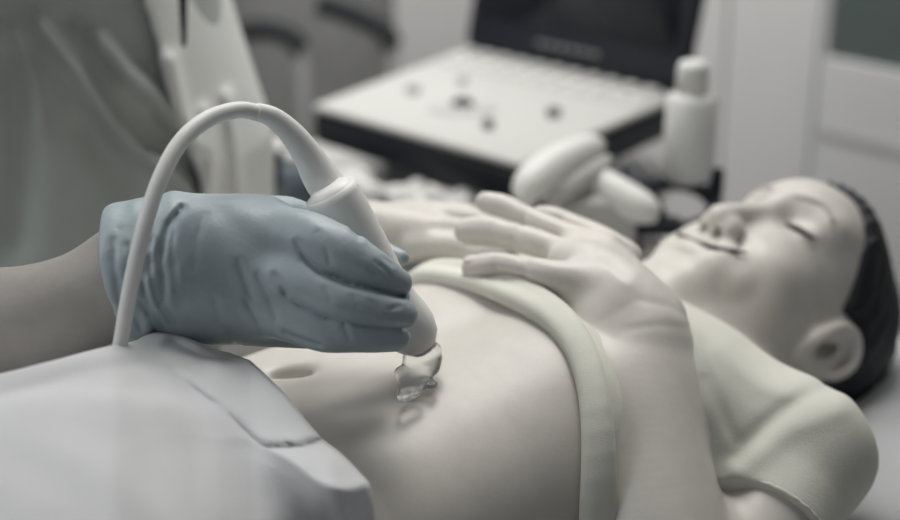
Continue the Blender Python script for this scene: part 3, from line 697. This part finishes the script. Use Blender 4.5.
for ln, w_, am in [([(0, 395), (90, 372), (150, 362), (205, 372)], 8, 0.002), ([(330, 470), (345, 520)], 10, -0.004), ([(60, 420), (160, 460), (260, 500)], 30, 0.003), ([(150, 420), (200, 520)], 25, -0.003)]:
    d3, _ = pp_dist(px, py, ln); dd += am * np.exp(-(d3 / w_) ** 2)
rng = np.random.default_rng(4)
W3 = np.stack([P(0, 0, 0)] * 1)
pts = CAM + dd[..., None] * (FW + RT * ((px[..., None] - 450) / F) + UP * ((260 - py[..., None]) / F))
pts += UP * (0.0012 * np.sin(pts[..., 0:1] * 70 + 3 * np.sin(pts[..., 1:2] * 40)))
# keep the cloth off the skin
for _ in range(3):
    X, Y, Z = pts[..., 0], pts[..., 1], pts[..., 2]
    d = torso(X, Y, Z); e = 1e-3
    gx, gy, gz = (torso(X + e, Y, Z) - d) / e, (torso(X, Y + e, Z) - d) / e, (torso(X, Y, Z + e) - d) / e
    gn_ = np.sqrt(gx ** 2 + gy ** 2 + gz ** 2) + 1e-6
    push = np.maximum(0.006 - d, 0) / gn_
    pts += np.stack([gx, gy, gz], -1) * push[..., None]
nv_, nu_ = pts.shape[:2]
fs = [(j * nu_ + i, j * nu_ + i + 1, (j + 1) * nu_ + i + 1, (j + 1) * nu_ + i) for j in range(nv_ - 1) for i in range(nu_ - 1)]
drape = tag(link('drape', pymesh('m', pts.reshape(-1, 3), fs), M['drape']), 'white paper drape folded over the hips of the lying person', 'drape')
md = drape.modifiers.new('thick', 'SOLIDIFY'); md.thickness = 0.0025; md.offset = 0

# ------------------------------------------------------------------ the bed
bed = empty('examination_bed', tuple(B(0, 0, 0)), 'padded examination bed covered with a pale sheet under the lying person', 'bed')
def bbox(s0, s1, t0, t1, z0, z1, bev):
    c = (B(s0, t0, z0) + B(s1, t1, z1)) / 2
    return box_frame(c, (*(AX * (s1 - s0) / 2), 0), (*(PX * (t1 - t0) / 2), 0), (0, 0, (z1 - z0) / 2), bev, 4)
link('mattress', bbox(-1.15, 0.75, -0.34, 0.34, 0.70, 0.80, 0.03), M['sheet'], bed)
link('bed_frame', bbox(-1.12, 0.72, -0.30, 0.30, 0.62, 0.70, 0.01), M['grey'], bed)
for a, b in ((-1.0, -0.25), (-1.0, 0.25), (0.6, -0.25), (0.6, 0.25)):
    link('leg', bbox(a - 0.025, a + 0.025, b - 0.025, b + 0.025, 0, 0.62, 0.005), M['steel'], bed)
VP = Vol(B(0.46, 0, 0.83) - np.array([.32, .32, .08]), B(0.46, 0, 0.83) + np.array([.32, .32, .1]), 0.004)
ax3 = np.array([[AX[0], AX[1], 0], [PX[0], PX[1], 0], [0, 0, 1]])
def pil(X, Y, Z):
    s, t = st(X, Y); s = s - 0.50
    g = (np.abs(s / 0.15) ** 4 + np.abs(t / 0.24) ** 4) ** .25
    hgt = 0.042 * np.sqrt(np.clip(1 - g ** 3, 0, 1)) + 0.0
    d = np.abs(Z - 0.838) - hgt
    hd = np.sqrt((X - HC[0]) ** 2 + (Y - HC[1]) ** 2 + (Z - HC[2] - 0.02) ** 2) - 0.115 * HS
    return smax(d * 0.6, -hd, 0.02)
VP.fn(pil, VP.lo, VP.lo + 1, 0)
tag(link('pillow', VP.mesh(2), M['sheet']), 'flat pale pillow under the head of the lying person', 'pillow')
#BACKGROUND
# ------------------------------------------------------------------ the ultrasound machine on its cart
zt = 0.960
Lc, Bc, Rc, Tc = [PZ(*q, zt)[:2] for q in ((312, 104), (520, 163), (684, 93), (468, 46))]
mach = empty('ultrasound_machine', (*((Lc + Rc) / 2), 0.90), 'laptop style ultrasound machine with black lid screen and pale control deck', 'ultrasound machine')
cen = (Lc + Bc + Rc + Tc) / 4
def sh(poly, k): return [cen + (p - cen) * k for p in poly]
quad = [Lc, Bc, Rc, Tc]
link('casing', prism(sh(quad, 1.0), zt - 0.052, zt - 0.010, 0.010), M['black'], mach)
deck = link('control_deck', prism(sh(quad, 0.995), zt - 0.0095, zt, 0.004), M['deck'], mach)
def dk(u, v): return (Lc * (1 - u) + Bc * u) * (1 - v) + (Tc * (1 - u) + Rc * u) * v      # u along the front edge, v towards the screen
dU = (Bc - Lc) / np.linalg.norm(Bc - Lc); dV = (Tc - Lc) / np.linalg.norm(Tc - Lc)
def key(u, v, hu, hv, h, m, name, bev=0.002):
    q = dk(u, v); return link(name, box_frame((q[0], q[1], zt + h / 2 - 0.0005), (*(dU * hu), 0), (*(dV * hv), 0), (0, 0, h / 2), bev), m, deck)
for r, v in enumerate((0.90, 0.82, 0.75)):
    for k in range(11 if r < 2 else 9): key(0.09 + k * 0.083, v, 0.0105, 0.0085, 0.007 if r else 0.010, M['white'] if r else M['offwhite'], 'key')
link('key_well', prism([dk(0.03, 0.71), dk(0.97, 0.71), dk(0.97, 0.955), dk(0.03, 0.955)], zt - 0.001, zt + 0.0012, 0.0005), M['offwhite'], deck)
q = dk(0.50, 0.30)
VK = Vol((q[0] - .07, q[1] - .07, zt - .01), (q[0] + .07, q[1] + .07, zt + .04), 0.0016)
VK.ell((q[0], q[1], zt), (0.045, 0.030, 0.008), k=0.0); link('palm_rest', VK.mesh(1), M['offwhite'], deck)
link('trackball', lathe((q[0], q[1], zt + 0.004), (q[0], q[1], zt + 0.016), [(0, .013), (.3, .0145), (.7, .0115), (.95, .006), (1, .002)], 20), M['black'], deck)
for (u, v, r) in ((0.22, 0.34, 0.010), (0.80, 0.45, 0.009), (0.30, 0.55, 0.007), (0.70, 0.20, 0.007)):
    q = dk(u, v); link('knob', lathe((q[0], q[1], zt - .001), (q[0], q[1], zt + 0.012), [(0, r), (.7, r), (.95, r * .8), (1, r * .3)], 20), M['grey'] if u > .3 else M['offwhite'], deck)
# the lid with the screen stands on the far edge
h0, h1 = dk(0.03, 0.985), dk(1.0, 0.985)
hv = (h1 - h0); hl_ = np.linalg.norm(hv); hd = hv / hl_; bk = np.array([-hd[1], hd[0]]); bk = bk if bk[1] > 0 else -bk
tl = np.array([bk[0] * 0.22, bk[1] * 0.22, 0.975]); tl /= np.linalg.norm(tl)
nrm = np.cross([hd[0], hd[1], 0], tl); nrm = nrm if nrm[1] < 0 else -nrm
mc = np.array([*((h0 + h1) / 2), zt + 0.008]) + tl * 0.155
hd3 = np.array([hd[0], hd[1], 0])
lid = link('screen_lid', box_frame(mc, hd3 * hl_ / 2 * 1.02, tl * 0.155, nrm * 0.011, 0.006), M['black'], mach)
link('screen', box_frame(mc + nrm * 0.0112 + tl * 0.012, hd3 * hl_ / 2 * 0.93, tl * 0.125, nrm * 0.0008, 0), M['screen'], lid)
for k in range(6): link('lid_glint', box_frame(mc + nrm * 0.0115 - tl * 0.135 + hd3 * (-0.05 + 0.02 * k), hd3 * 0.007, tl * 0.003, nrm * 0.001, 0.0005), M['grey'], lid)  # blurred glint on the lower bezel, put in as grey bars
link('hinge', tube([(*h0, zt + 0.003, 0.008), (*h1, zt + 0.003, 0.008)], 0, 16), M['black'], mach)

# cart
cart = empty('equipment_cart', (*cen, 0), 'pale equipment cart under the ultrasound machine', 'cart')
big = [PZ(232, 150, 0.855)[:2], PZ(520, 265, 0.855)[:2], PZ(690, 170, 0.855)[:2], dk(0.2, 1.15)]
link('tray', prism(big, 0.835, 0.855, 0.006), M['offwhite'], cart)
link('riser', prism(sh(quad, 0.62), 0.855, zt - 0.052, 0.006), M['grey'], cart)
cb = sum(big) / 4
link('column', prism([cb + (p - cb) * 0.5 for p in big], 0.12, 0.835, 0.01), M['offwhite'], cart)
link('base', prism([cb + (p - cb) * 0.9 for p in big], 0.07, 0.12, 0.01), M['grey'], cart)
for p in big:
    w = cb + (p - cb) * 0.82; link('castor', tube([(w[0] - .012, w[1], .036, .035), (w[0] + .012, w[1], .036, .035)], 0, 20), M['black'], cart)

# crumpled tissues on the tray
rng = np.random.default_rng(2)
for k, (a, b, r) in enumerate([(366, 200, 36), (412, 206, 34), (458, 210, 28)]):
    c = PZ(a, b, 0.885); rr = R(r, 1.4)
    VX = Vol(c - rr * 1.9, c + rr * 1.9, 0.003)
    for _ in range(7):
        o = rng.normal(size=3) * rr * 0.42; o[2] = abs(o[2]) * 0.6
        A = np.linalg.qr(rng.normal(size=(3, 3)))[0]; VX.ell(c + o, (rr * 0.75, rr * 0.6, rr * 0.35), A, k=0.004)
    o = link('crumpled_tissue', VX.mesh(1), M['paper'])
    tag(o, ['crumpled white tissue on the cart tray, closest to the looping cable', 'crumpled white tissue on the cart tray, in the middle of the three', 'crumpled white tissue on the cart tray, closest to the folded hands'][k], 'tissue', 'crumpled tissues on the cart tray')
# small things left of the tissues
c = PZ(300, 196, 0.856)
jar = empty('gel_jar', tuple(c), 'small blue-grey jar on the cart tray behind the probe cable', 'jar')
link('jar_body', lathe(c, c + np.array([0, 0, .045]), [(0, .020), (.1, .023), (.85, .023), (1, .018)], 28), M['bluegrey'], jar)
link('lid', lathe(c + np.array([0, 0, .045]), c + np.array([0, 0, .058]), [(0, .019), (.8, .019), (1, .015)], 28), M['white'], jar)
c = PZ(282, 185, 0.856)
hb = empty('supply_box', tuple(c), 'small black box with a white top at the tray edge beside the white coat', 'box')
link('box_body', box(c + np.array([-.03, -.02, 0]), c + np.array([.025, .035, .045]), .006), M['black'], hb)
link('box_top', box(c + np.array([-.026, -.016, .045]), c + np.array([.005, .03, .056]), .005), M['white'], hb)

# spare probe resting in its holder beside the machine
def spare(pts, name, label, D0, tilt=0):
    r = empty(name, tuple(P(pts[0][0], pts[0][1], pts[0][2])), label, 'ultrasound probe')
    link('housing', tube([(*P(a, b, d), R(q, d)) for a, b, d, q in pts], 8, 24), M['white'], r); return r
sp = spare([(524, 203, 1.36, 10), (530, 185, 1.37, 18), (550, 168, 1.39, 19), (573, 155, 1.41, 17), (592, 147, 1.43, 13), (601, 144, 1.44, 6)], 'ultrasound_probe', 'rounded white spare probe lying in the holder in front of the machine deck', 1.4)
link('grip_band', tube([(*P(a, b, d), R(q, d)) for a, b, d, q in [(545, 200, 1.38, 9), (565, 188, 1.39, 12), (590, 172, 1.41, 11), (607, 160, 1.43, 7)]], 8, 20), M['offwhite'], sp)
sp2 = spare([(585, 172, 1.43, 9), (600, 184, 1.42, 17), (622, 198, 1.41, 19), (645, 209, 1.40, 16), (658, 214, 1.40, 9)], 'ultrasound_probe', 'short white spare probe tucked in the holder beside the upright bottle', 1.4)
# holder bracket with black ring
hold = empty('probe_holder', tuple(PZ(600, 260, 0.80)), 'pale holder block with a black ring beside the ultrasound machine', 'holder')
c = P(590, 232, 1.44)
link('holder_block', box_frame(c, (0.040, 0.006, 0), (-0.004, 0.035, 0), (0, 0, 0.045), 0.012, 4), M['offwhite'], hold)
rc = P(676, 205, 1.50)
rad = 0.040
ring = [(rc[0] + rad * math.cos(a), rc[1] + rad * math.sin(a), rc[2] + 0.012 * math.sin(a), 0.0085) for a in np.linspace(0, 2 * math.pi, 41)]
link('ring', tube(ring, 0, 14), M['black'], hold)
link('ring_arm', tube([(*P(660, 222, 1.46), 0.010), (*P(643, 190, 1.46), 0.012), (*P(630, 172, 1.48), 0.011)], 8, 14), M['black'], hold)
link('ring_arm', tube([(*P(712, 205, 1.50), 0.009), (*P(716, 185, 1.50), 0.008), (*P(718, 168, 1.50), 0.006)], 8, 14), M['black'], hold)
link('post', tube([(*P(641, 224, 1.47), 0.012), (*P(633, 236, 1.47), 0.009), (*P(631, 300, 1.47), 0.009)], 4, 14), M['black'], hold)
link('clip', box_frame(P(655, 226, 1.46), (0.026, 0, 0), (0, 0.012, 0), (0, 0, 0.008), 0.004), M['black'], hold)
c = P(654, 262, 1.50)
link('side_pocket', box_frame(c, (0.020, 0, 0), (0, 0.02, 0), (0, 0, 0.028), 0.005), M['white'], hold)
# bottle
b0, b1 = P(687, 182, 1.50), P(683, 56, 1.50)
bo = empty('gel_bottle', tuple(b0), 'upright white squeeze bottle with a narrow cap standing in the black ring', 'bottle')
bl = np.linalg.norm(b1 - b0); b1 = b0 + np.array([0, 0, bl * 0.98])
link('bottle_body', lathe(b0, b0 + (b1 - b0) * 0.74, [(0, .014), (.03, .021), (.08, .0245), (.5, .026), (.93, .0255), (.98, .021), (1, .016)], 36), M['bottle'], bo)
link('cap', lathe(b0 + (b1 - b0) * 0.735, b1, [(0, .0170), (.8, .0160), (.95, .0135), (1, .007)], 30), M['bottle'], bo)

# ------------------------------------------------------------------ grey chair far behind
CD = 2.75
ch = empty('office_chair', tuple(np.array([*P(310, 200, CD)[:2], 0])), 'grey office chair with black curved armrests in the far background', 'chair')
VQ = Vol(P(310, 90, CD + .1) - np.array([.32, .30, .45]), P(310, 90, CD + .1) + np.array([.32, .30, .38]), 0.008)
c = P(312, 80, CD + .12)
def cush(X, Y, Z):
    gx, gz = np.abs(X - c[0]) / 0.165, np.abs(Z - c[2] + 0.0) / 0.33
    g = (gx ** 5 + gz ** 5) ** .2
    return (np.abs(Y - c[1] - 0.05 * gx ** 2) - 0.035 * np.sqrt(np.clip(1 - g ** 4, 0, 1))) * 0.7
VQ.fn(cush, VQ.lo, VQ.lo + 1, 0)
link('backrest', VQ.mesh(2), M['chair'], ch)
sz = c[2] - 0.36
link('seat', box((c[0] - .21, c[1] - .42, sz - .04), (c[0] + .21, c[1] + .02, sz + .03), .025, 4), M['chair'], ch)
for pts in ([(222, 36), (245, 31), (268, 30), (290, 37), (302, 49)], [(318, 4), (340, 10), (362, 19), (384, 31), (393, 46)]):
    link('armrest', tube([(*P(a, b, CD - .13), R(10.5, CD)) for a, b in pts], 8, 14), M['chairdark'], ch)
    a = P(*pts[-1], CD - .13); link('armrest_post', tube([(*a, .012), (a[0], a[1], sz, .012)], 0, 12), M['chair'], ch)
link('column', tube([(c[0], c[1] - .2, 0.1, .025), (c[0], c[1] - .2, sz - .03, .025)], 0, 16), M['steel'], ch)
for k in range(5):
    a = 2 * math.pi * k / 5; link('base_arm', tube([(c[0], c[1] - .2, .10, .02), (c[0] + .26 * math.cos(a), c[1] - .2 + .26 * math.sin(a), .055, .014)], 0, 12), M['black'], ch)
    link('castor', tube([(c[0] + .26 * math.cos(a) - .01, c[1] - .2 + .26 * math.sin(a), .025, .025), (c[0] + .26 * math.cos(a) + .01, c[1] - .2 + .26 * math.sin(a), .025, .025)], 0, 14), M['black'], ch)
